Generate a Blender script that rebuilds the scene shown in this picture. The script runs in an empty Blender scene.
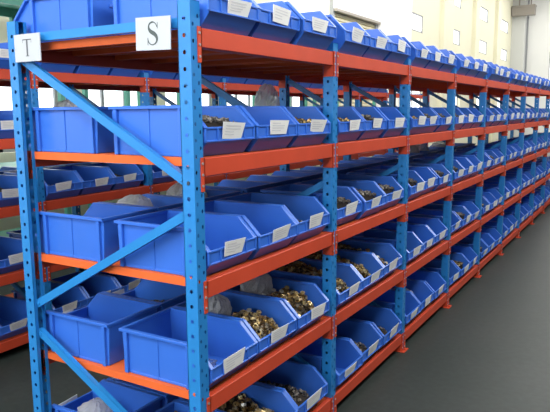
import bpy, bmesh, math, random
from mathutils import Vector, Matrix
R = math.radians
rng = random.Random(7)
SC = bpy.context.scene
COL = SC.collection

# ------------------------------------------------------------------ camera, world, lights, exposure
cam_d = bpy.data.cameras.new('camera')
cam = bpy.data.objects.new('camera', cam_d)
COL.objects.link(cam)
cam_d.sensor_width = 36.0
cam_d.lens = 618.44 / 550 * 36.0
cam_d.clip_start = 0.05
CAM = Vector((1.4574, -1.8371, 1.7668))
YAW, PITCH, ROLL = R(30.987), R(8.62), R(-0.451)
_f = Vector((-math.sin(YAW) * math.cos(PITCH), math.cos(YAW) * math.cos(PITCH), -math.sin(PITCH)))
_r = Vector((math.cos(YAW), math.sin(YAW), 0))
_u = _r.cross(_f)
_c, _s = math.cos(ROLL), math.sin(ROLL)
_r, _u = _c * _r + _s * _u, -_s * _r + _c * _u
cam.matrix_world = Matrix(((_r.x, _u.x, -_f.x, CAM.x), (_r.y, _u.y, -_f.y, CAM.y), (_r.z, _u.z, -_f.z, CAM.z), (0, 0, 0, 1)))
SC.camera = cam
SC.view_settings.view_transform = 'Standard'
SC.view_settings.look = 'None'
SC.view_settings.gamma = 1.0
SC.view_settings.use_curve_mapping = False
SC.view_settings.exposure = 0.1

world = bpy.data.worlds.new('overcast_sky')
SC.world = world
world.use_nodes = True
world.node_tree.nodes['Background'].inputs[0].default_value = (0.9, 0.95, 1.0, 1)
world.node_tree.nodes['Background'].inputs[1].default_value = 1.0


def area(name, loc, aim, sx, sy, power, col=(1, 1, 1), along=(0, 1, 0)):   # sy runs along the given direction
    d = bpy.data.lights.new(name, 'AREA')
    d.shape = 'RECTANGLE'
    d.size, d.size_y = sx, sy
    d.energy = power
    d.color = col
    o = bpy.data.objects.new(name, d)
    COL.objects.link(o)
    o.location = loc
    z = (Vector(loc) - Vector(aim)).normalized()
    x = Vector(along).cross(z).normalized()
    y = z.cross(x)
    o.rotation_euler = Matrix((x, y, z)).transposed().to_euler()
    return o


# added unseen fill lights, plus daylight through the roof lights and the big windows
area('aisle_fill_light', (1.9, 5.0, 3.9), (0.3, 5.0, 0.9), 0.7, 16.0, 350, (1, 0.99, 0.97))  # added fill without a fixture, brightens upper bin fronts most
area('rack_end_fill_light', (-0.6, -2.0, 3.9), (-0.6, -1.2, 0), 0.6, 4.5, 95, (0.97, 0.99, 1), (1, 0, 0))  # added fill, makes the rack end brighter towards the top
area('roof_light_glow', (-3.6, 8.0, 7.6), (-3.6, 8.0, 0), 1.6, 24.0, 160, (1, 0.99, 0.96))
area('far_wall_fill_light', (-1.5, 23.5, 7.6), (-4.2, 23.5, 3.0), 4.0, 29.0, 1150, (1, 0.985, 0.93))  # added fill tilted at the left wall and pier to whiten them
area('pier_fill_light', (-3.2, 10.5, 6.6), (-4.6, 24.0, 4.0), 1.2, 4.0, 330, (1, 1, 0.98), (1, 0, 0))  # added fill aimed down the hall to brighten pier and end wall
area('back_window_glow', (-0.6, -5.7, 3.6), (-0.5, 0.0, 1.5), 2.6, 5.0, 215, (0.95, 0.98, 1), (1, 0, 0))
area('left_window_glow', (-5.8, 5.0, 3.2), (-3.0, 5.0, 2.6), 2.0, 12.0, 50, (1, 1, 1))

# ------------------------------------------------------------------ materials
def mat(name, col, rough=0.5, spec=0.5, metal=0.0, noise=0.0, nscale=20.0, alpha=None, emit=None, coat=0.0):
    m = bpy.data.materials.new(name)
    m.use_nodes = True
    nt = m.node_tree
    b = nt.nodes['Principled BSDF']
    b.inputs['Base Color'].default_value = (*col, 1)
    b.inputs['Roughness'].default_value = rough
    b.inputs['Specular IOR Level'].default_value = spec
    b.inputs['Metallic'].default_value = metal
    b.inputs['Coat Weight'].default_value = coat
    if alpha is not None:
        b.inputs['Alpha'].default_value = alpha
    if emit:
        b.inputs['Emission Color'].default_value = (*col, 1)
        b.inputs['Emission Strength'].default_value = emit
    if noise > 0:
        tc = nt.nodes.new('ShaderNodeTexCoord')
        n = nt.nodes.new('ShaderNodeTexNoise')
        n.inputs['Scale'].default_value = nscale
        n.inputs['Detail'].default_value = 4
        ramp = nt.nodes.new('ShaderNodeValToRGB')
        ramp.color_ramp.elements[0].position = 0.3
        ramp.color_ramp.elements[1].position = 0.7
        ramp.color_ramp.elements[0].color = (*[c * (1 - noise) for c in col], 1)
        ramp.color_ramp.elements[1].color = (*[min(1, c * (1 + noise)) for c in col], 1)
        nt.links.new(tc.outputs['Object'], n.inputs['Vector'])
        nt.links.new(n.outputs['Fac'], ramp.inputs['Fac'])
        nt.links.new(ramp.outputs['Color'], b.inputs['Base Color'])
    return m


M_POST = mat('blue_powder_coat', (0.018, 0.205, 0.54), 0.35, 0.5, noise=0.06, nscale=6)
M_BRACE = mat('brace_blue_paint', (0.018, 0.215, 0.56), 0.33, 0.5)
M_BEAM = mat('red_orange_paint', (0.57, 0.066, 0.027), 0.45, 0.28, noise=0.07, nscale=5)
M_DECK = mat('orange_shelf_paint', (0.74, 0.135, 0.032), 0.5, 0.25, noise=0.06, nscale=8)
M_BIN = mat('blue_plastic', (0.036, 0.152, 0.62), 0.30, 0.6, noise=0.04, nscale=3)
M_CARD = mat('white_card', (0.80, 0.80, 0.77), 0.6, 0.3)
M_CARDTXT = mat('grey_card_print', (0.62, 0.62, 0.63), 0.6, 0.3)
M_SIGN = mat('white_sign_plastic', (0.47, 0.50, 0.53), 0.3, 0.5)
M_INK = mat('dark_ink', (0.06, 0.08, 0.08), 0.5)
M_GLAREINK = mat('glare_paled_ink', (0.10,0.11,0.13), 0.5)  # paler than the S ink, imitating glare across the T card
M_STEEL = mat('zinc_steel', (0.62, 0.63, 0.65), 0.35, 0.5, 0.8)
M_WALL = mat('cream_plaster', (0.82, 0.79, 0.62), 0.8, 0.2, noise=0.02, nscale=0.7)
M_WHITE = mat('white_paint', (0.84, 0.84, 0.82), 0.7, 0.2)
M_GREYCOL = mat('grey_paint', (0.62, 0.63, 0.62), 0.7, 0.2)
M_SLATE = mat('bounce_cut_dark_grey', (0.12, 0.13, 0.15), 0.7, 0.2)  # unseen wall made dark to cut light bounced onto the bin fronts
M_CEIL = mat('ceiling_sheet', (0.45, 0.46, 0.47), 0.7, 0.2)
M_SHUT = mat('beige_shutter', (0.74, 0.69, 0.50), 0.6, 0.3)
M_DUCT = mat('brown_grey_metal', (0.30, 0.27, 0.24), 0.5, 0.4)
M_GREEN = mat('green_paint', (0.10, 0.36, 0.27), 0.45, 0.4)
M_FRAME = mat('window_frame_grey', (0.30, 0.31, 0.32), 0.5, 0.4)
M_PANE = mat('daylit_frosted_pane', (0.95, 0.97, 1.0), 0.3, 0.5, emit=2.0)
M_ROOFL = mat('daylit_roof_sheet', (1.0, 0.99, 0.96), 0.5, 0.3, emit=1.4)
M_PLAST = bpy.data.materials.new('clear_plastic_bag')


def multi(name, cols, rough, metal, scale=60):
    """noise-picked colours: a mix of small metal parts"""
    m = mat(name, cols[0], rough, 0.5, metal)
    nt = m.node_tree
    b = nt.nodes['Principled BSDF']
    tc = nt.nodes.new('ShaderNodeTexCoord')
    n = nt.nodes.new('ShaderNodeTexVoronoi')
    n.inputs['Scale'].default_value = scale
    sep = nt.nodes.new('ShaderNodeSeparateColor')
    ramp = nt.nodes.new('ShaderNodeValToRGB')
    ramp.color_ramp.interpolation = 'CONSTANT'
    el = ramp.color_ramp.elements
    while len(el) < len(cols):
        el.new(0.5)
    for i, c in enumerate(cols):
        el[i].position = i / len(cols)
        el[i].color = (*c, 1)
    nt.links.new(tc.outputs['Object'], n.inputs['Vector'])
    nt.links.new(n.outputs['Color'], sep.inputs[0])
    nt.links.new(sep.outputs[0], ramp.inputs['Fac'])
    nt.links.new(ramp.outputs['Color'], b.inputs['Base Color'])
    return m


M_NUTS = multi('brass_and_zinc', [(0.30, 0.19, 0.07), (0.46, 0.32, 0.12), (0.16, 0.11, 0.06), (0.75, 0.60, 0.30), (0.07, 0.055, 0.04), (0.42, 0.37, 0.27)], 0.28, 0.7, 45)
M_DARKP = multi('dark_steel_parts', [(0.10, 0.09, 0.08), (0.18, 0.15, 0.12), (0.30, 0.27, 0.23), (0.07, 0.07, 0.07)], 0.45, 0.4, 45)
M_MOUND = mat('gap_shade_bed', (0.035, 0.027, 0.02), 0.7, 0.3)  # near-black filler, shade in the gaps between parts put into colour
M_RING = mat('brass_nut', (0.66, 0.52, 0.26), 0.3, 0.5, 0.6)
M_ZINC = mat('bright_zinc_nut', (0.78, 0.77, 0.70), 0.3, 0.5, 0.5)

# clear plastic: part see-through, part glossy
M_PLAST.use_nodes = True
nt = M_PLAST.node_tree
nt.nodes.clear()
out = nt.nodes.new('ShaderNodeOutputMaterial')
mx = nt.nodes.new('ShaderNodeMixShader')
tr = nt.nodes.new('ShaderNodeBsdfTransparent')
pb = nt.nodes.new('ShaderNodeBsdfPrincipled')
pb.inputs['Base Color'].default_value = (0.86, 0.88, 0.90, 1)
pb.inputs['Roughness'].default_value = 0.14
mx.inputs[0].default_value = 0.62
bn = nt.nodes.new('ShaderNodeTexNoise'); bn.inputs['Scale'].default_value = 38; bn.inputs['Detail'].default_value = 3
bb = nt.nodes.new('ShaderNodeBump'); bb.inputs['Strength'].default_value = 0.9; bb.inputs['Distance'].default_value = 0.02
nt.links.new(bn.outputs['Fac'], bb.inputs['Height']); nt.links.new(bb.outputs['Normal'], pb.inputs['Normal'])
nt.links.new(tr.outputs[0], mx.inputs[1])
nt.links.new(pb.outputs[0], mx.inputs[2])
nt.links.new(mx.outputs[0], out.inputs['Surface'])
M_MILKY = bpy.data.materials.new('milky_plastic_film')
M_MILKY.use_nodes = True
mt = M_MILKY.node_tree
mt.nodes.clear()
mo = mt.nodes.new('ShaderNodeOutputMaterial')
m1 = mt.nodes.new('ShaderNodeMixShader'); m1.inputs[0].default_value = 0.5
m2 = mt.nodes.new('ShaderNodeMixShader'); m2.inputs[0].default_value = 0.66
md = mt.nodes.new('ShaderNodeBsdfPrincipled'); md.inputs['Base Color'].default_value = (0.9, 0.92, 0.92, 1); md.inputs['Roughness'].default_value = 0.2
ml = mt.nodes.new('ShaderNodeBsdfTranslucent'); ml.inputs['Color'].default_value = (0.92, 0.94, 0.94, 1)
mtr = mt.nodes.new('ShaderNodeBsdfTransparent')
mt.links.new(md.outputs[0], m1.inputs[1]); mt.links.new(ml.outputs[0], m1.inputs[2])
mt.links.new(mtr.outputs[0], m2.inputs[1]); mt.links.new(m1.outputs[0], m2.inputs[2])
mt.links.new(m2.outputs[0], mo.inputs['Surface'])
M_CLEAR = M_PLAST.copy()
M_CLEAR.name = 'clear_blue_tray'
M_CLEAR.node_tree.nodes['Mix Shader'].inputs[0].default_value = 0.35
M_CLEAR.node_tree.nodes['Principled BSDF'].inputs['Base Color'].default_value = (0.35, 0.45, 0.8, 1)

# floor: dull greenish grey sealed concrete
M_FLOOR = mat('sealed_concrete', (0.085, 0.092, 0.088), 0.5, 0.35)
nt = M_FLOOR.node_tree
b = nt.nodes['Principled BSDF']
tc = nt.nodes.new('ShaderNodeTexCoord')
n1 = nt.nodes.new('ShaderNodeTexNoise'); n1.inputs['Scale'].default_value = 0.9; n1.inputs['Detail'].default_value = 8
n2 = nt.nodes.new('ShaderNodeTexNoise'); n2.inputs['Scale'].default_value = 22; n2.inputs['Detail'].default_value = 6
r1 = nt.nodes.new('ShaderNodeValToRGB')
r1.color_ramp.elements[0].position = 0.35; r1.color_ramp.elements[0].color = (0.021, 0.031, 0.027, 1)
r1.color_ramp.elements[1].position = 0.68; r1.color_ramp.elements[1].color = (0.034, 0.041, 0.038, 1)
r2 = nt.nodes.new('ShaderNodeValToRGB')
r2.color_ramp.elements[0].position = 0.3; r2.color_ramp.elements[0].color = (0.80, 0.80, 0.80, 1)
r2.color_ramp.elements[1].position = 0.7; r2.color_ramp.elements[1].color = (1.15, 1.15, 1.15, 1)
mm = nt.nodes.new('ShaderNodeMixRGB'); mm.blend_type = 'MULTIPLY'; mm.inputs[0].default_value = 1
for n_ in (n1, n2):
    nt.links.new(tc.outputs['Object'], n_.inputs['Vector'])
nt.links.new(n1.outputs['Fac'], r1.inputs['Fac'])
nt.links.new(n2.outputs['Fac'], r2.inputs['Fac'])
nt.links.new(r1.outputs['Color'], mm.inputs[1])
nt.links.new(r2.outputs['Color'], mm.inputs[2])
nt.links.new(mm.outputs['Color'], b.inputs['Base Color'])


# ------------------------------------------------------------------ mesh helpers
class MB:
    def __init__(self):
        self.v, self.f, self.mi = [], [], []

    def add(self, vs, fs, m=0):
        k = len(self.v)
        self.v += [tuple(p) for p in vs]
        self.f += [tuple(k + i for i in q) for q in fs]
        self.mi += [m] * len(fs)

    def box(self, a, b, m=0):
        x0, y0, z0 = a
        x1, y1, z1 = b
        self.add([(x0, y0, z0), (x1, y0, z0), (x1, y1, z0), (x0, y1, z0), (x0, y0, z1), (x1, y0, z1), (x1, y1, z1), (x0, y1, z1)],
                 [(0, 3, 2, 1), (4, 5, 6, 7), (0, 1, 5, 4), (1, 2, 6, 5), (2, 3, 7, 6), (3, 0, 4, 7)], m)

    def prism(self, poly, axis, a, b, m=0):
        """polygon of (u, v) pairs swept along an axis from a to b; axis y: u = x, v = z; axis x: u = y, v = z; axis z: u = x, v = y"""
        def P(u, v, w):
            return {'y': (u, w, v), 'x': (w, u, v), 'z': (u, v, w)}[axis]
        n = len(poly)
        vs = [P(u, v, a) for u, v in poly] + [P(u, v, b) for u, v in poly]
        fs = [tuple(range(n)), tuple(range(2 * n - 1, n - 1, -1))]
        fs += [(i, i + n, (i + 1) % n + n, (i + 1) % n) for i in range(n)]
        self.add(vs, fs, m)

    def bar(self, p, q, w, t, side=(0, 1, 0), m=0):
        """a box from p to q, w wide across, t thick along side"""
        p, q, s = Vector(p), Vector(q), Vector(side).normalized()
        d = (q - p).normalized()
        c = d.cross(s).normalized()
        vs = []
        for e in (p, q):
            for a, b_ in ((-1, -1), (1, -1), (1, 1), (-1, 1)):
                vs.append(e + c * (a * w / 2) + s * (b_ * t / 2))
        self.add(vs, [(0, 3, 2, 1), (4, 5, 6, 7), (0, 1, 5, 4), (1, 2, 6, 5), (2, 3, 7, 6), (3, 0, 4, 7)], m)

    def cyl(self, c, axis, r, h, n=8, m=0):
        c, ax = Vector(c), Vector(axis).normalized()
        e1 = ax.orthogonal().normalized()
        e2 = ax.cross(e1)
        ring = [e1 * math.cos(2 * math.pi * i / n) * r + e2 * math.sin(2 * math.pi * i / n) * r for i in range(n)]
        vs = [c + p for p in ring] + [c + p + ax * h for p in ring]
        self.add(vs, [tuple(range(n - 1, -1, -1)), tuple(range(n, 2 * n))] + [(i, (i + 1) % n, (i + 1) % n + n, i + n) for i in range(n)], m)

    def hole_strip(self, o, u, v, w, pitch, n, start, total, r, stretch=1.0):
        """a strip w wide and total tall with a column of octagonal punched holes"""
        o, u, v = Vector(o), Vector(u), Vector(v)
        def q(a0, b0, a1, b1):
            if b1 - b0 > 1e-5:
                self.add([o + u * a0 + v * b0, o + u * a1 + v * b0, o + u * a1 + v * b1, o + u * a0 + v * b1], [(0, 1, 2, 3)])
        q(0, 0, w, start)
        for i in range(n):
            b0 = start + i * pitch
            c = Vector((w / 2, b0 + pitch / 2, 0))
            ou, inn = [], []
            for k in range(8):
                a = 2 * math.pi * k / 8
                dx, dy = math.cos(a), math.sin(a)
                sc = 1 / max(abs(dx), abs(dy))
                ou.append((c.x + dx * sc * w / 2, c.y + dy * sc * pitch / 2))
                inn.append((c.x + dx * r, c.y + dy * r * stretch))
            vs = [o + u * x + v * y for x, y in ou + inn]
            self.add(vs, [(k, (k + 1) % 8, (k + 1) % 8 + 8, k + 8) for k in range(8)])
        q(0, start + n * pitch, w, total)

    def mesh(self, name, mats, smooth=False):
        me = bpy.data.meshes.new(name)
        me.from_pydata(self.v, [], self.f)
        for m in (mats if isinstance(mats, (list, tuple)) else [mats]):
            me.materials.append(m)
        me.polygons.foreach_set('material_index', self.mi)
        if smooth:
            me.polygons.foreach_set('use_smooth', [True] * len(self.f))
        me.update()
        return me


def obj(name, me, parent=None, loc=(0, 0, 0), rz=0.0):
    o = bpy.data.objects.new(name, me)
    COL.objects.link(o)
    o.location = loc
    o.rotation_euler = (0, 0, rz)
    if parent:
        o.parent = parent
    return o


def tag(o, label, cat, group=None, kind=None):
    o['label'] = label
    o['category'] = cat
    if group:
        o['group'] = group
    if kind:
        o['kind'] = kind
    return o


def empty(name, loc, rz=0.0):
    o = bpy.data.objects.new(name, None)
    o.empty_display_size = 0.1
    COL.objects.link(o)
    o.location = loc
    o.rotation_euler = (0, 0, rz)
    return o


def struct(name, mb, m, parent=None, smooth=False):
    o = obj(name, mb.mesh(name, m, smooth), parent)
    o['kind'] = 'structure'
    return o


# ------------------------------------------------------------------ the hall
XL, XR, YB, YE, H = -6.0, 2.9, -6.0, 39.0, 8.6
mb = MB(); mb.box((XL - .3, YB - .3, -.2), (XR + .3, YE + .3, 0)); struct('floor', mb, M_FLOOR)

# ceiling with two strips of roof lights
mb = MB()
strips = [(-4.6, -3.0), (-0.9, 0.9)]
xs = [XL] + [e for s in strips for e in s] + [XR]
mb.box((XL, YB, H), (XR, YE, H + .15))
struct('ceiling', mb, M_CEIL)
for i, (a, b_) in enumerate(strips):
    for j in range(8):
        mb = MB(); mb.box((a, -5 + j * 5.4, H - .05), (b_, -1.2 + j * 5.4, H - .003))
        o = struct('window_%d' % (200 + i * 10 + j), mb, M_ROOFL)

# left wall, cut around its windows (low strip and small high ones)
low, high = [], []
for k in range(16):
    y = -4.6 + k * 1.9
    if y < 12.0:
        low.append((y, y + 1.5, 1.25, 2.5))
for k in range(4, 8):
    y = 19.75 + (k - 4) * 5.35
    low.append((y - 1.2, y + 1.9, 1.2, 2.6))
for k in range(4):
    y = 19.75 + k * 5.3
    high.append((y, y + 1.6, 4.62, 5.25))
    high.append((y - .5 if k else y, y + 1.6, 6.2, 6.84))
holes = low + high


def wall_with_holes(plane_axis, at, thick, u0, u1, z0, z1, hs):
    us = sorted({u0, u1, *[h[0] for h in hs], *[h[1] for h in hs]})
    zs = sorted({z0, z1, *[h[2] for h in hs], *[h[3] for h in hs]})
    m = MB()
    for a, b2 in zip(us, us[1:]):
        run = None
        for c, d in zip(zs, zs[1:]):
            mu, mz = (a + b2) / 2, (c + d) / 2
            solid = not any(h[0] < mu < h[1] and h[2] < mz < h[3] for h in hs)
            if solid:
                run = (run[0], d) if run else (c, d)
            if (not solid or d == zs[-1]) and run:
                if plane_axis == 'x':
                    m.box((at, a, run[0]), (at + thick, b2, run[1]))
                else:
                    m.box((a, at, run[0]), (b2, at + thick, run[1]))
                run = None
    return m


def window(n, axis, at, u0, u1, z0, z1, mull=1, bars=0):
    """frame with a daylit frosted pane"""
    f = MB()
    t = .05
    def bx(a, b2, c, d, e0=.02, e1=.10, mbx=f):
        if axis == 'x':
            mbx.box((at + e0, a, c), (at + e1, b2, d))
        else:
            mbx.box((a, at + e0, c), (b2, at + e1, d))
    bx(u0, u0 + t, z0, z1); bx(u1 - t, u1, z0, z1); bx(u0, u1, z0, z0 + t); bx(u0, u1, z1 - t, z1)
    for k in range(mull):
        c = u0 + (u1 - u0) * (k + 1) / (mull + 1)
        bx(c - .025, c + .025, z0, z1)
    for k in range(bars):
        c = z0 + (z1 - z0) * (k + 1) / (bars + 1)
        bx(u0, u1, c - .02, c + .02)
    o = struct('window_%d' % n, f, M_FRAME)
    p = MB()
    bx(u0, u1, z0, z1, .05, .06, p)
    q = obj('pane', p.mesh('pane', M_PANE), o)
    q['kind'] = 'structure'
    return o


struct('wall_left', wall_with_holes('x', XL - .25, .25, YB, YE, 0, H, holes), M_WALL)
for i, h in enumerate(low):
    window(1 + i, 'x', XL - .2, *h, mull=2 if i < 12 else 3, bars=0)
for i, h in enumerate(high):
    window(40 + i, 'x', XL - .105, *h, mull=0)
# pilasters and the thick pier on the left wall
for i, (a, b2) in enumerate(((23.5, 24.95), (28.75, 29.5), (33.6, 34.4))):
    mb = MB(); mb.box((XL, a, 0), (XL + .18, b2, H)); struct('trim_%d' % (1 + i), mb, M_WALL)
mb = MB(); mb.box((XL, 16.66, 0), (XL + .8, 17.75, H)); struct('trim_8', mb, M_WHITE)
# end wall with its grey corner column and grid of large pale panels
bw = [(-3.9, -0.6, 1.2, 5.2), (-0.2, 2.6, 1.2, 5.2)]
struct('wall_end', wall_with_holes('y', YE, .25, XL, XR, 0, H, bw), M_WHITE)
for i, h in enumerate(bw):
    window(60 + i, 'y', YE + .02, *h, mull=2, bars=1)
mb = MB(); mb.box((XL, YE - .7, 0), (XL + .75, YE, H)); struct('trim_9', mb, M_GREYCOL)
mb = MB(); mb.box((XL + .75, YE - .12, 0), (XL + .84, YE, H)); struct('trim_10', mb, M_FRAME)
# right wall, pulled in and darkened to cut bounce, and the wall behind the camera
struct('wall_right', wall_with_holes('x', XR, .25, YB, YE, 0, H, []), M_SLATE)
kb = [(-5.4, -2.9, 1.6, 5.4), (-2.4, 0.1, 1.6, 5.4), (0.4, 2.6, 1.6, 5.4)]
struct('wall_back', wall_with_holes('y', YB - .25, .25, XL, XR, 0, H, kb), M_WHITE)
for i, h in enumerate(kb):
    window(70 + i, 'y', YB - .2, *h, mull=2, bars=2)

# beige roller shutter with its housing on the left wall
mb = MB()
z = .02
while z < 4.38:
    mb.prism([(XL, z), (XL + .05, z + .015), (XL + .05, z + .075), (XL, z + .09)], 'y', 13.65, 16.5)
    z += .095
sh = empty('roller_shutter', (0, 0, 0))
tag(sh, 'beige ribbed roller shutter high on the cream wall beside the white pier', 'shutter')
obj('shutter_curtain', mb.mesh('shutter_curtain', M_SHUT), sh)
mb = MB(); mb.box((XL, 13.5, 4.47), (XL + .18, 16.62, 5.3)); obj('housing', mb.mesh('housing', M_WHITE), sh)
mb = MB(); mb.box((XL, 13.5, 4.40), (XL + .20, 16.62, 4.47)); obj('housing_lip', mb.mesh('housing_lip', M_DUCT), sh)
for y in (13.46, 16.5):
    mb = MB(); mb.box((XL, y, 0), (XL + .1, y + .12, 5.4)); obj('guide_rail', mb.mesh('guide_rail', M_FRAME), sh)

# brown duct on the end wall
mb = MB(); mb.box((-6.2 + .25, YE - 1.2, 7.28), (-4.68, YE - .7, 7.75)); mb.box((-6.2 + .25, YE - 1.25, 7.75), (-4.66, YE - .66, 7.84))
du = empty('ventilation_duct', (-5.3, YE - .95, 7.28))
tag(du, 'brown grey metal duct running across the far white wall corner', 'duct')
o = obj('duct_body', mb.mesh('duct_body', M_DUCT), du); o.location = (5.3, -(YE - .95), -7.28)
for x in (-5.6, -4.95):
    mb = MB()
    mb.box((x, YE - 1.0, 7.84), (x + .06, YE - .9, H))
    o = obj('hanger', mb.mesh('hanger', M_DUCT), du); o.location = (5.3, -(YE - .95), -7.28)

# ------------------------------------------------------------------ racking
BAY, PW, D, TOP = 1.2, .058, 1.04, 2.175
LV = [.133 + .487 * i for i in range(5)]


def post_mesh(TOP, n=34):
    m = MB()
    pit, st = .0609, .05
    w, e = PW, .059
    # outer face (+x): two staggered columns
    m.hole_strip((0, 0, 0), (0, 1, 0), (0, 0, 1), w / 2, pit, n, st, TOP, .0055, 1.5)
    m.hole_strip((0, w / 2, 0), (0, 1, 0), (0, 0, 1), w / 2, pit, n, st + pit / 2, TOP, .0055, 1.5)
    # the two flanks, one column of holes each
    m.hole_strip((-e, 0, 0), (1, 0, 0), (0, 0, 1), e, pit, n, st + .02, TOP, .0085)
    m.hole_strip((0, w, 0), (-1, 0, 0), (0, 0, 1), e, pit, n, st + .02, TOP, .0085)
    # inner return lips and the sheet thickness seen in the channel
    for y0, y1 in ((0, .016), (w - .016, w)):
        m.box((-e - .0005, y0, 0), (-e + .0025, y1, TOP))
    m.box((-e, .001, TOP - .002), (0, w - .001, TOP))
    return m.mesh('post', M_POST)


def foot_mesh():
    m = MB()
    m.box((-.085, -.02, 0), (.028, PW + .02, .006))
    m.box((-.072, -.006, .006), (.006, -.001, .07)); m.box((-.072, PW + .001, .006), (.006, PW + .006, .07))
    m.cyl((.017, PW / 2, .006), (0, 0, 1), .009, .008, 6)
    return m.mesh('foot_plate', M_BEAM)


def brace_mesh(p, q):
    """folded channel with bolts at its ends; p and q are (x, z)"""
    m = MB()
    P, Q = Vector((p[0], PW / 2, p[1])), Vector((q[0], PW / 2, q[1]))
    d = (Q - P).normalized()
    c = d.cross(Vector((0, 1, 0)))
    m.bar(P + Vector((0, -.010, 0)), Q + Vector((0, -.010, 0)), .036, .004)
    for s in (-1, 1):
        off = c * (s * .0165)
        m.bar(P + off, Q + off, .003, .022)
    for e in (P + d * .018, Q - d * .018):
        m.cyl(e + Vector((0, -.016, 0)), (0, 1, 0), .009, .006, 6)
    return m.mesh('brace', M_BRACE)


def beam_mesh():
    """step beam along +y, front face at x = 0, top at z = 0"""
    m = MB()
    m.prism([(0, -.003), (-.003, 0), (-.028, 0), (-.028, -.032), (-.046, -.032), (-.046, -.072), (-.003, -.072), (0, -.069)], 'y', PW + .004, BAY - .004)
    return m.mesh('beam', M_BEAM)


def connector_mesh(sign):
    """end plate with a flange folded over the post face; sign +1 at the near end of a beam, -1 at its far end"""
    m = MB()
    z0, z1 = -.128, .003
    y = PW if sign > 0 else BAY
    a, b2 = (y, y + .004) if sign > 0 else (y - .004, y)
    m.box((-.056, a, z0), (.004, b2, z1))
    c, d = (y - .020, y + .004) if sign > 0 else (y - .004, y + .020)
    m.box((.0005, c, z0), (.004, d, z1))
    ym = (c + d) / 2 - sign * .003
    for k in range(3):
        m.cyl((.004, ym, z0 + .022 + k * .043), (1, 0, 0), .0055, .0035, 6, 1)
    return m.mesh('connector', [M_BEAM, M_STEEL])


def deck_mesh():
    """four folded shelf panels with turned-down edges"""
    m = MB()
    y0, y1 = .026, BAY - .028
    n = 4
    s = (y1 - y0) / n
    xa, xb = -D + .031, -.031
    for k in range(n):
        a, b2 = y0 + k * s + .0015, y0 + (k + 1) * s - .0015
        m.box((xa, a, -.003), (xb, b2, 0))
        m.box((xa, a, -.034), (xb, a + .003, -.003)); m.box((xa, b2 - .003, -.034), (xb, b2, -.003))
        m.box((xa, a + .003, -.034), (xb, a + .018, -.031)); m.box((xa, b2 - .018, -.034), (xb, b2 - .003, -.031))
        for j in (1, 2):
            c = a + (b2 - a) * j / 3
            m.box((xa, c - .012, -.018), (xb, c + .012, -.003))
    return m.mesh('shelf_panel', M_DECK)


POST_TALL, POST, FOOT, BEAM, DECK = post_mesh(TOP), post_mesh(2.128, 33), foot_mesh(), beam_mesh(), deck_mesh()
CONN = {1: connector_mesh(1), -1: connector_mesh(-1)}
XI, XO = -.052, -D + .052
BR = [brace_mesh((XI, 2.10), (XO, 2.10)), brace_mesh((XO, 2.015), (XI - .01, 1.505)), brace_mesh((XI, 1.380), (XO, .870)),
      brace_mesh((XO, .735), (XI, .215)), brace_mesh((XI, .095), (XO, .095))]
BR_R = BR


def build_rack(name, x0, bays, label, front_only_after=99):
    root = empty(name, (x0, 0, 0))
    tag(root, label, 'rack', 'bin racks')
    for i in range(bays + 1):
        y = i * BAY
        for rear in (0, 1):
            if rear and i > front_only_after:
                continue
            p = obj('post', POST if i else POST_TALL, root, (0, y, 0) if not rear else (-D, y + PW, 0), math.pi if rear else 0)
            obj('foot_plate', FOOT, p)
        for b_ in BR:
            obj('brace', b_, root, (0, y, 0))
    for i in range(bays):
        y = i * BAY
        for z in LV:
            for rear in (0, 1):
                if rear and i >= front_only_after:
                    continue
                bm = obj('beam', BEAM, root, (0, y, z) if not rear else (-D, y + BAY + PW, z), math.pi if rear else 0)
                obj('connector', CONN[1], bm)
                obj('connector', CONN[-1], bm)
            obj('shelf_panel', DECK, root, (0, y + PW / 2, z))
    return root


X2 = -2.44
build_rack('storage_rack', 0, 10, 'blue and orange steel rack of blue bins nearest the wide aisle')
build_rack('storage_rack', X2, 9, 'blue and orange steel rack standing behind the near one across a gap')

# ------------------------------------------------------------------ bins
BL, BW, BH = .50, .3555, .20


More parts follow.
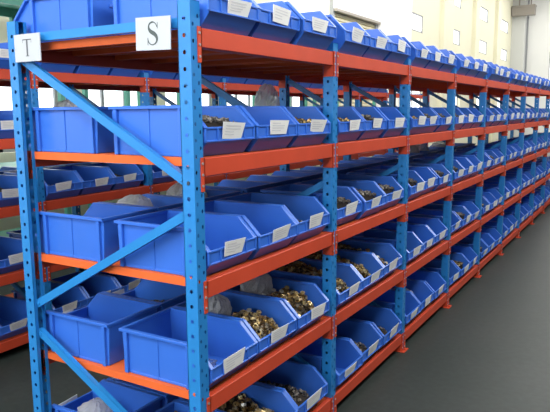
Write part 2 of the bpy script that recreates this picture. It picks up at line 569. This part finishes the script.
def bin_mesh():
    """open-fronted stacking bin, opening towards +x, base centre at the origin"""
    m = MB()
    t, h = .005, BH
    xb, xf = -BL / 2, BL / 2
    cut, lip, lipb, fb = .165, .116, .060, xf - .050
    prof = [(xb + .012, 0), (fb, 0), (xf, lipb), (xf, lip), (cut, h), (xb, h)]
    w = BW / 2
    for s in (-1, 1):
        y0, y1 = sorted((s * (w - .015), s * (w - .015 - t)))
        m.prism(prof, 'y', y0, y1)
        # rim along the top, the slope and the lip
        ya, yb = sorted((s * w, s * (w - .021)))
        m.box((xb - .004, ya, h - .012), (cut + .003, yb, h + .002))
        dx, dz = xf - cut, lip - h
        m.bar((cut, (ya + yb) / 2, h - .005), (xf, (ya + yb) / 2, lip - .005), .012, .021, (0, 1, 0))
        # moulded ribs down the side
        yo, yi = sorted((s * (w - .001), s * (w - .016)))
        for x, rw in ((xb + .020, .020), (cut - .045, .020)):
            m.box((x, yo, 0), (x + rw, yi, h - .012))
        yo, yi = sorted((s * (w - .011), s * (w - .016)))
        m.box((-.045, yo, 0), (-.037, yi, h - .012))
        m.box((xb + .046, yo, .0), (cut - .04, yi, .012))
    wi = w - .016
    m.box((xb + .012, -wi, .002), (fb, wi, .008))
    m.prism([(xb, h), (xb + .012, 0), (xb + .017, 0), (xb + .005, h)], 'y', -wi, wi)
    m.box((xb - .004, -w, h - .012), (xb + .012, w, h + .002))
    m.box((xb - .003, -.07, h - .06), (xb + .004, .07, h - .045))
    # front: sloping lower panel, then the label lip
    m.prism([(fb, 0), (xf, lipb), (xf - .005, lipb + .002), (fb - .006, .006)], 'y', -wi, wi)
    m.box((xf - .005, -w + .002, lipb), (xf, w - .002, lip))
    m.box((xf - .007, -w, lip - .008), (xf + .005, w, lip + .001))
    m.box((xf - .002, -w, lipb - .002), (xf + .005, w, lipb + .006))
    for s in (-1, 1):
        ya, yb = sorted((s * (w - .012), s * (w - .0)))
        m.box((xf - .004, ya, lipb), (xf + .005, yb, lip))
        ya, yb = sorted((s * .098, s * .090))
        m.box((xf, ya, lipb), (xf + .006, yb, lip))
    me = m.mesh('bin', M_BIN)
    bm = bmesh.new()
    bm.from_mesh(me)
    bmesh.ops.remove_doubles(bm, verts=bm.verts, dist=1e-6)
    es = [e for e in bm.edges if len(e.link_faces) == 2 and e.calc_face_angle() > .6]
    bmesh.ops.bevel(bm, geom=es, offset=.0018, segments=1, affect='EDGES', clamp_overlap=True)
    for v in bm.verts:
        v.co.z = max(v.co.z, 0.0)
    bm.to_mesh(me)
    bm.free()
    return me


def card_mesh(kind):
    """index card in the lip holder, a little wider at the top, faint print"""
    m = MB()
    hw0, hw1, h0, h1 = .066, .079, -.044, .014 + .005 * kind
    lean = .010
    vs = [(0, -hw0, h0), (0, hw0, h0), (lean, hw1, h1), (lean, -hw1, h1)]
    vs += [(x - .003, y, z) for x, y, z in vs]
    m.add(vs, [(0, 1, 2, 3), (7, 6, 5, 4), (0, 4, 5, 1), (1, 5, 6, 2), (2, 6, 7, 3), (3, 7, 4, 0)])
    r_ = random.Random(kind)
    for k in range(4):
        f = .22 + .17 * k
        zz = h1 + (h0 - h1) * f
        xx = lean * (1 - f) + .0006
        L = r_.uniform(.06, .11)
        y0 = -.058
        m.add([(xx, y0, zz - .0022), (xx, y0 + L, zz - .0022), (xx, y0 + L, zz + .0022), (xx, y0, zz + .0022)], [(0, 1, 2, 3)], 1)
    return m.mesh('label_card', [M_CARD, M_CARDTXT])


BIN = bin_mesh()
CARDS = [card_mesh(k) for k in range(3)]
LEVN = ['bottom shelf', 'fourth shelf down', 'third shelf down', 'second shelf down', 'top shelf']
BAYN = ['first', 'second', 'third', 'fourth', 'fifth', 'sixth', 'seventh', 'eighth', 'ninth', 'tenth']
POSN = ['first', 'middle', 'last']
BINX = -.243
BINY = [.2435, .6055, .9675]
bins = {}


def place_bin(rack, lv, bay, k, card=True):
    """rack 0 = near rack, aisle side; 1 = near rack, turned away; 2 = rack behind"""
    jx, jr = rng.uniform(-.012, .008) + (0.026 if lv == 4 and rack != 1 else 0), R(rng.uniform(-.2, .2))
    y = bay * BAY + BINY[k] + rng.uniform(-.0005, .0005) + (.004 if lv == 4 else 0)
    if rack == 0:
        loc, rz = (BINX + jx, y, LV[lv] + .001), jr
        lab = f'blue bin with white card, {POSN[k]} of {BAYN[bay]} bay, {LEVN[lv]}, front of near rack'
        grp = 'bins facing the wide aisle'
    elif rack == 1:
        loc, rz = (-.825 + jx - (.04 if bay else 0), y, LV[lv] + .001), math.pi + jr
        lab = f'blue bin, {POSN[k]} of {BAYN[bay]} bay, {LEVN[lv]}, turned away behind the front bins'
        grp = 'bins turned away at the back of the near rack'
    else:
        loc, rz = (X2 + BINX + jx, y, LV[lv] + .001), jr
        lab = f'blue bin with card, {POSN[k]} of {BAYN[bay]} bay, {LEVN[lv]}, rack behind near one'
        grp = 'bins on the rack behind'
    if rack == 3:
        loc, rz = (X2 - .825 + jx, y, LV[lv] + .001), math.pi + jr
        lab = f'blue bin turned away, {POSN[k]} of {BAYN[bay]} bay, {LEVN[lv]}, far side of rack behind'
        grp = 'bins turned away on the rack behind'
    o = obj('storage_bin', BIN, None, loc, rz)
    tag(o, lab, 'bin', grp)
    if card:
        c = obj('label_card', CARDS[rng.randrange(3)], o, (BL / 2 + .006, rng.uniform(-.03, .03), .112 + rng.uniform(-.004, .006)))
        c.rotation_euler = (R(rng.uniform(-3.5, 3.5)), R(rng.uniform(-3, 6)), R(rng.uniform(-3, 3)))
        c['label'] = 'white index card in the front lip'
    bins[(rack, lv, bay, k)] = o
    return o


for bay in range(10):
    for lv in range(4, -1, -1):
        for k in range(3):
            place_bin(0, lv, bay, k)
for bay in range(6):
    for lv in range(4, -1, -1) if bay < 2 else (2,):
        for k in range(3):
            place_bin(1, lv, bay, k)
for bay in range(7):
    for lv in range(4, -1, -1):
        for k in range(3):
            place_bin(2, lv, bay, k)
for bay in range(1, 3):
    for lv in (3, 2):
        for k in range(3):
            place_bin(3, lv, bay, k)

# ------------------------------------------------------------------ contents
def nut(m, c, r, t, tilt, spin, mi=0):
    """hexagonal nut with a bore"""
    Rm = Matrix.Rotation(spin, 3, 'Z') @ Matrix.Rotation(tilt, 3, 'X') @ Matrix.Rotation(spin * 1.7, 3, 'Z')
    c = Vector(c)
    vs = []
    for z in (-t / 2, t / 2):
        for rr in (r, r * .58):
            for i in range(6):
                a = math.pi / 3 * i
                vs.append(c + Rm @ Vector((rr * math.cos(a), rr * math.sin(a), z)))
    fs = []
    for i in range(6):
        j = (i + 1) % 6
        fs += [(i, j, j + 12, i + 12), (6 + j, 6 + i, 18 + i, 18 + j), (j, i, 6 + i, 6 + j), (12 + i, 12 + j, 18 + j, 18 + i)]
    m.add(vs, fs, mi)


HZ = {}


def heap_mesh(name, seed, size, z_back, z_front, mats, n=200, long=False, x0=-.225):
    r_ = random.Random(seed)
    m = MB()
    x1, w = .185, .150
    nx, ny = 9, 7
    def hz(x, y):
        f = (x - x0) / (x1 - x0)
        z = z_back + (z_front - z_back) * f
        z += .022 * math.sin(7 * x + seed) * math.cos(9 * y + seed * 2)
        z -= max(0, x - .125) * (0 if z_front > .12 else .75)
        e = max(0, abs(y) / w - .6)
        return max(.03, min(z - .05 * e, .19 if x < .14 else .145))
    HZ[seed] = hz
    # mound underneath
    vs, fs = [], []
    for i in range(nx):
        for j in range(ny):
            x, y = x0 + (x1 - x0) * i / (nx - 1), -w + 2 * w * j / (ny - 1)
            vs.append((x, y, hz(x, y) - size * .6))
    for i in range(nx):
        for j in range(ny):
            x, y = x0 + (x1 - x0) * i / (nx - 1), -w + 2 * w * j / (ny - 1)
            vs.append((x, y, .009))
    g = lambda i, j, s=0: s * nx * ny + i * ny + j
    for i in range(nx - 1):
        for j in range(ny - 1):
            fs.append((g(i, j), g(i + 1, j), g(i + 1, j + 1), g(i, j + 1)))
            fs.append((g(i, j, 1), g(i, j + 1, 1), g(i + 1, j + 1, 1), g(i + 1, j, 1)))
    for i in range(nx - 1):
        fs.append((g(i, 0), g(i, 0, 1), g(i + 1, 0, 1), g(i + 1, 0)))
        fs.append((g(i, ny - 1), g(i + 1, ny - 1), g(i + 1, ny - 1, 1), g(i, ny - 1, 1)))
    for j in range(ny - 1):
        fs.append((g(0, j), g(0, j + 1), g(0, j + 1, 1), g(0, j, 1)))
        fs.append((g(nx - 1, j), g(nx - 1, j, 1), g(nx - 1, j + 1, 1), g(nx - 1, j + 1)))
    m.add(vs, fs, 1)
    for k in range(n):
        x, y = r_.uniform(x0 + .012, x1 + .004), r_.uniform(-w + .012, w - .012)
        z = hz(x, y) + r_.uniform(-size * .3, size * .35)
        if long:
            a, b2 = r_.uniform(0, 6.28), r_.uniform(-.4, .4)
            d = Vector((math.cos(a) * math.cos(b2), math.sin(a) * math.cos(b2), math.sin(b2))) * size * 1.2
            c = Vector((x, y, z))
            m.cyl(c - d, d, size * .35, d.length * 1.7, 6)
            m.cyl(c - d, d, size * .65, size * .45, 6)
        else:
            nut(m, (x, y, z), size * r_.uniform(.85, 1.15), size * .9, r_.uniform(-1.2, 1.2), r_.uniform(0, 6.28))
    return m.mesh(name, mats)


HEAPS = {
    'nuts_full': heap_mesh('nut_heap', 3, .0145, .19, .112, [M_NUTS, M_MOUND], 300),
    'nuts_half': heap_mesh('nut_heap', 5, .0145, .13, .112, [M_NUTS, M_MOUND], 150, False, -.01),
    'nuts_halfhigh': heap_mesh('nut_heap', 6, .0145, .17, .112, [M_NUTS, M_MOUND], 150, False, -.01),
    'nuts_big': heap_mesh('nut_heap', 9, .017, .15, .09, [M_NUTS, M_MOUND], 190),
    'dark': heap_mesh('fitting_heap', 11, .014, .12, .06, [M_DARKP, M_MOUND], 170, True),
    'bolts': heap_mesh('bolt_heap', 14, .012, .17, .09, [M_NUTS, M_MOUND], 170, True),
    'crest': heap_mesh('fitting_heap', 21, .014, .15, .136, [M_DARKP, M_MOUND], 150, True, .02),
    'crestbolts': heap_mesh('bolt_heap', 22, .013, .15, .138, [M_NUTS, M_MOUND], 150, True, .02),
    'low': heap_mesh('fitting_heap', 17, .013, .06, .05, [M_DARKP, M_MOUND], 170),
}
WHAT = {'nuts_full': ('nut_heap', 'heap of small brass nuts', 'nuts'), 'nuts_half': ('nut_heap', 'front heap of small brass nuts', 'nuts'), 'nuts_halfhigh': ('nut_heap', 'front heap of small brass nuts', 'nuts'),
        'nuts_big': ('nut_heap', 'heap of larger brass nuts', 'nuts'), 'dark': ('fitting_heap', 'heap of dark metal fittings', 'fittings'),
        'bolts': ('bolt_heap', 'heap of brass coloured bolts', 'bolts'), 'crest': ('fitting_heap', 'pile of dark metal fittings', 'fittings'), 'crestbolts': ('bolt_heap', 'pile of brass coloured bolts', 'bolts'),
        'low': ('fitting_heap', 'shallow layer of dark fittings', 'fittings')}
WHERE = {0: 'near rack front', 1: 'near rack back', 2: 'rack behind'}


def fill(key, what, loc=(0, 0, 0)):
    b_ = bins.get(key)
    if not b_:
        return
    nm, lab, cat = WHAT[what]
    o = obj(nm, HEAPS[what], None, b_.location, b_.rotation_euler.z)
    tag(o, f'{lab}, {POSN[key[3]]} bin, {BAYN[key[2]]} bay, {LEVN[key[1]]}, {WHERE[key[0]]}', cat, None, 'stuff')
    return o


FILL = {
    (0, 3, 0, 0): 'crest', (0, 3, 0, 2): 'crestbolts', (0, 3, 1, 0): 'crestbolts', (0, 3, 1, 1): 'crest', (0, 3, 2, 0): 'crestbolts', (0, 3, 2, 1): 'crest', (0, 3, 2, 2): 'crest',
    (0, 3, 3, 0): 'crest', (0, 3, 3, 1): 'crestbolts', (0, 3, 4, 1): 'crest',
    (0, 2, 1, 0): 'crest', (0, 2, 1, 1): 'crest', (0, 2, 1, 2): 'crest', (0, 2, 2, 0): 'crest', (0, 2, 2, 2): 'crest', (0, 2, 3, 0): 'crest', (0, 2, 4, 1): 'crest', (0, 2, 0, 2): 'low',
    (0, 1, 0, 1): 'nuts_half', (0, 1, 0, 2): 'nuts_halfhigh', (0, 1, 1, 0): 'nuts_full', (0, 1, 1, 1): 'nuts_full', (0, 1, 1, 2): 'nuts_big',
    (0, 1, 2, 0): 'dark', (0, 1, 3, 1): 'crest', (0, 1, 4, 0): 'crestbolts',
    (0, 0, 0, 1): 'nuts_big', (0, 0, 0, 0): 'nuts_big', (0, 0, 0, 2): 'low', (0, 0, 1, 1): 'low', (0, 0, 1, 2): 'low', (0, 0, 3, 1): 'crestbolts', (0, 0, 3, 0): 'bolts', (0, 0, 4, 0): 'crestbolts',
    (1, 1, 0, 1): 'dark', 
    (2, 2, 1, 0): 'low', (2, 2, 1, 2): 'dark', (2, 2, 0, 2): 'dark',
}
for k_, w_ in FILL.items():
    fill(k_, w_)

# loose nuts lying on top of the nearest heaps
nm_ = MB(); nut(nm_, (0, 0, 0), .0135, .011, 0, 0); NUT = nm_.mesh('hex_nut', M_RING)
nm_ = MB(); nut(nm_, (0, 0, 0), .012, .010, 0, 0); NUTZ = nm_.mesh('hex_nut', M_ZINC)


def loose(key, n, seed, big=1.0):
    b_ = bins[key]
    done = []
    while len(done) < n:
        x, y = rng.uniform(.0, .165), rng.uniform(-.115, .115)
        if any((x - a) ** 2 + (y - c) ** 2 < (.036 * big) ** 2 for a, c in done):
            continue
        done.append((x, y))
        i = len(done)
        p = b_.location + Matrix.Rotation(b_.rotation_euler.z, 3, 'Z') @ Vector((x, y, HZ[seed](x, y) + .024 * big))
        o = obj('hex_nut', NUT if i % 3 else NUTZ, None, p)
        o.rotation_euler = (rng.uniform(-.4, .4), rng.uniform(-.4, .4), rng.uniform(0, 3))
        o.scale = (big,) * 3
        tag(o, f'shiny hexagonal nut on the heap, {POSN[key[3]]} bin, {BAYN[key[2]]} bay, {LEVN[key[1]]}', 'nut', f'loose nuts, {POSN[key[3]]} bin, {BAYN[key[2]]} bay, {LEVN[key[1]]}')


loose((0, 1, 0, 1), 10, 5)
loose((0, 1, 0, 2), 9, 6)
loose((0, 1, 1, 0), 10, 3)
loose((0, 1, 1, 1), 10, 3)
loose((0, 1, 1, 2), 6, 9, 1.3)
loose((0, 0, 0, 1), 8, 9, 1.3)


def bag_mesh(name, seed, sx, sy, sz, mats):
    """crumpled plastic bag with a gathered neck"""
    r_ = random.Random(seed)
    ph = [(r_.uniform(0, 6), r_.uniform(3, 9), r_.uniform(2, 7)) for _ in range(7)]
    m = MB()
    nu, nv = 26, 16
    vs = []
    for j in range(nv + 1):
        v = j / nv
        th = math.pi * v
        for i in range(nu):
            a = 2 * math.pi * i / nu
            c = 0
            for p, q, s in ph:
                c += math.sin(p + round(q) * a + s * 3 * v) * .045
            c = 1 + abs(c) * 1.4 - .10
            rad = math.sin(th) ** .6 * c if 0 < j < nv else 0
            z = .5 - .5 * math.cos(th)
            if v > .72:
                rad *= 1 - .45 * (v - .72) / .28
            vs.append((rad * math.cos(a) * sx / 2, rad * math.sin(a) * sy / 2, z * sz + (c - 1) * sz * .18 * (1 if 0 < j < nv and v > .3 else 0)))
    fs = []
    for j in range(nv):
        for i in range(nu):
            k = (i + 1) % nu
            fs.append((j * nu + i, j * nu + k, (j + 1) * nu + k, (j + 1) * nu + i))
    m.add(vs, fs, 0)
    return m.mesh(name, mats)


def put_bag(key, seed, size, off, label, m=None, parts=None, rz=0):
    b_ = bins[key]
    p = b_.location + Matrix.Rotation(b_.rotation_euler.z, 3, 'Z') @ Vector(off)
    o = obj('plastic_bag', bag_mesh('plastic_bag', seed, *size, m or M_PLAST), None, p, rz)
    tag(o, label, 'bag')
    if parts:
        mm_ = MB()
        r_ = random.Random(seed)
        for k in range(60):
            a, rr = r_.uniform(0, 6.28), r_.uniform(0, .36)
            nut(mm_, (rr * math.cos(a) * size[0], rr * math.sin(a) * size[1], r_.uniform(.1, .6 - rr * .6) * size[2]), .014, .012, r_.uniform(-1, 1), r_.uniform(0, 6))
        c = obj('bagged_parts', mm_.mesh('bagged_parts', parts), o)
        c['kind'] = 'stuff'
    return o


put_bag((0, 1, 0, 1), 2, (.15, .22, .23), (-.115, -.03, .010), 'grey plastic bag of parts behind the brass nuts, middle bin, fourth shelf down', None, M_DARKP)
put_bag((0, 1, 0, 2), 4, (.16, .24, .27), (-.115, 0, .010), 'large grey plastic bag of parts in the last bin, first bay, fourth shelf down', None, M_DARKP)
put_bag((1, 2, 0, 1), 6, (.20, .24, .215), (.075, .0, .010), 'shiny clear bag in the turned-away middle bin, third shelf down', M_MILKY, M_DARKP)
put_bag((1, 3, 1, 1), 8, (.17, .22, .35), (-.06, -.04, .010), 'pale plastic bag sticking up behind the front bins, second shelf down', M_MILKY)
put_bag((1, 0, 0, 0), 10, (.16, .2, .19), (.02, .03, .010), 'white plastic bag in the turned-away bin at the rack end, bottom shelf', M_MILKY, None)
put_bag((1, 2, 0, 2), 12, (.22, .24, .26), (.02, 0, .010), 'grey bag of fittings in the last turned-away bin, third shelf down', None, M_DARKP)
put_bag((1, 2, 4, 0), 23, (.22, .25, .27), (.0, 0, .010), 'brown grey bag of parts, first turned-away bin, third shelf down, fifth bay along', None, M_NUTS)
put_bag((1, 2, 4, 1), 25, (.22, .25, .28), (.0, 0, .010), 'grey bag of parts, middle turned-away bin, third shelf down, fifth bay along', None, M_DARKP)
put_bag((1, 2, 5, 0), 27, (.22, .25, .27), (.0, 0, .010), 'dark bag of parts, first turned-away bin, third shelf down, sixth bay along', None, M_DARKP)
put_bag((2, 3, 1, 1), 26, (.25, .25, .28), (-.05, 0, .010), 'grey bag in the rack behind, middle bin, second bay, second shelf down', None, M_DARKP)
put_bag((0, 0, 2, 1), 19, (.2, .2, .16), (.02, 0, .010), 'pale bag of parts in a bottom shelf bin, third bay along', None, M_NUTS)

# small clear tray left standing in the first bin of the fourth shelf
mb = MB()
pr = [(-.075, -.045), (.075, -.045), (.075, .045), (-.075, .045)]
for (x0_, y0_, x1_, y1_) in ((-.04, -.05, -.037, .05), (.037, -.05, .04, .05), (-.04, -.05, .04, -.047), (-.04, .047, .04, .05)):
    mb.box((x0_, y0_, 0), (x1_, y1_, .085))
mb.box((-.04, -.05, 0), (.04, .05, .003))
mb.box((-.044, -.054, .082), (.044, -.047, .087)); mb.box((-.044, .047, .082), (.044, .054, .087)); mb.box((.037, -.054, .082), (.044, .054, .087)); mb.box((-.044, -.054, .082), (-.037, .054, .087))
b_ = bins[(0, 1, 0, 0)]
o = obj('clear_tray', mb.mesh('clear_tray', M_CLEAR), None, b_.location + Vector((.145, -.10, .009)))
tag(o, 'small clear plastic tray in the near corner of the first bin, fourth shelf down', 'tray')

# ------------------------------------------------------------------ the two letter signs
def ribbon(m, pts, widths, z, mi):
    """flat stroke with a changing width in the xz plane"""
    L, Rr = [], []
    for i, p in enumerate(pts):
        a = Vector(pts[max(0, i - 1)]); b2 = Vector(pts[min(len(pts) - 1, i + 1)])
        d = (b2 - a).normalized()
        nrm = Vector((-d.y, d.x))
        q = Vector(p)
        L.append(q + nrm * widths[i] / 2); Rr.append(q - nrm * widths[i] / 2)
    n = len(pts)
    for yy, off in ((z, 0),):
        vs = [(p.x, yy, p.y) for p in L] + [(p.x, yy, p.y) for p in Rr]
        m.add(vs, [(i, i + 1, n + i + 1, n + i) for i in range(n - 1)], mi)


def bez(p, n=10):
    out_ = []
    for k in range(n + 1):
        t = k / n
        a = [Vector(x) for x in p]
        while len(a) > 1:
            a = [a[i].lerp(a[i + 1], t) for i in range(len(a) - 1)]
        out_.append(tuple(a[0]))
    return out_


def sign(name, letter, loc, w, h, ink, label, tilt):
    root = empty(name, loc)
    root.rotation_euler = (0, tilt, 0)
    tag(root, label, 'sign', 'letter signs on the rack end')
    m = MB()
    m.box((-w / 2, -.002, -h / 2), (w / 2, .002, h / 2))
    obj('sign_card', m.mesh('sign_card', M_SIGN), root)
    m = MB()
    y = -.0026
    if letter == 'S':
        s = h * .70
        seg = (bez([(.24, .27), (.20, .46), (.02, .50), (-.02, .485)]) + bez([(-.02, .485), (-.30, .46), (-.30, .16), (-.05, .05)])[1:]
               + bez([(-.05, .05), (.36, -.10), (.30, -.42), (.02, -.485)])[1:] + bez([(.02, -.485), (-.10, -.50), (-.27, -.42), (-.29, -.22)])[1:])
        n = len(seg)
        wd = []
        for i in range(n):
            t = i / (n - 1)
            wd.append(s * (0.045 + .135 * math.exp(-((t - .52) / .14) ** 2) + .03 * math.exp(-((t - .25) / .07) ** 2)))
        ribbon(m, [(x * s, z_ * s) for x, z_ in seg], wd, y, 0)
        for sx, z0, z1 in ((.255, .48, .20), (-.300, -.17, -.50)):
            m.add([(sx * s, y, z0 * s), ((sx + .03) * s, y, z0 * s), ((sx + .03) * s, y, z1 * s), (sx * s, y, z1 * s)], [(0, 1, 2, 3)])
    else:
        s = h * .62
        def rc(a, b2, c, d):
            m.add([(a * s, y, c * s), (b2 * s, y, c * s), (b2 * s, y, d * s), (a * s, y, d * s)], [(0, 1, 2, 3)])
        rc(-.07, .07, -.46, .46); rc(-.40, .40, .44, .50); rc(-.15, .15, -.50, -.46)
        rc(-.40, -.37, .28, .46); rc(.37, .40, .28, .46)
    obj('letter', m.mesh('letter', ink), root)
    return root


sign('letter_sign', 'S', (-.170, -.010, 2.064), .172, .122, M_INK, 'white card sign with a large black serif S beside the right end post', R(1.5))
sign('letter_sign', 'T', (-.895, -.010, 2.054), .170, .118, M_GLAREINK, 'white card sign with a letter T paled by glare over the left end post', R(0))

# ------------------------------------------------------------------ green racking by the left wall
gr = empty('green_rack', (-4.6, 0, 0))
tag(gr, 'tall green steel rack by the daylit windows behind the bin racks', 'rack')
gp = MB(); gp.box((-.03, -.03, 0), (.03, .03, 3.2)); GP = gp.mesh('post', M_GREEN)
gb = MB(); gb.box((-.02, .03, -.05), (.02, 1.07, .05)); GB = gb.mesh('beam', M_GREEN)
gd = MB(); gd.box((-.8, .0, 0), (0, 1.1, .025)); GD = gd.mesh('shelf_panel', M_GREEN)
for i in range(13):
    for x in (0, -.8):
        obj('post', GP, gr, (x, i * 1.1, 0))
for i in range(12):
    for z in (.25, 1.1, 3.0):
        for x in (0, -.8):
            obj('beam', GB, gr, (x, i * 1.1, z))
        obj('shelf_panel', GD, gr, (0, i * 1.1, z + .05))
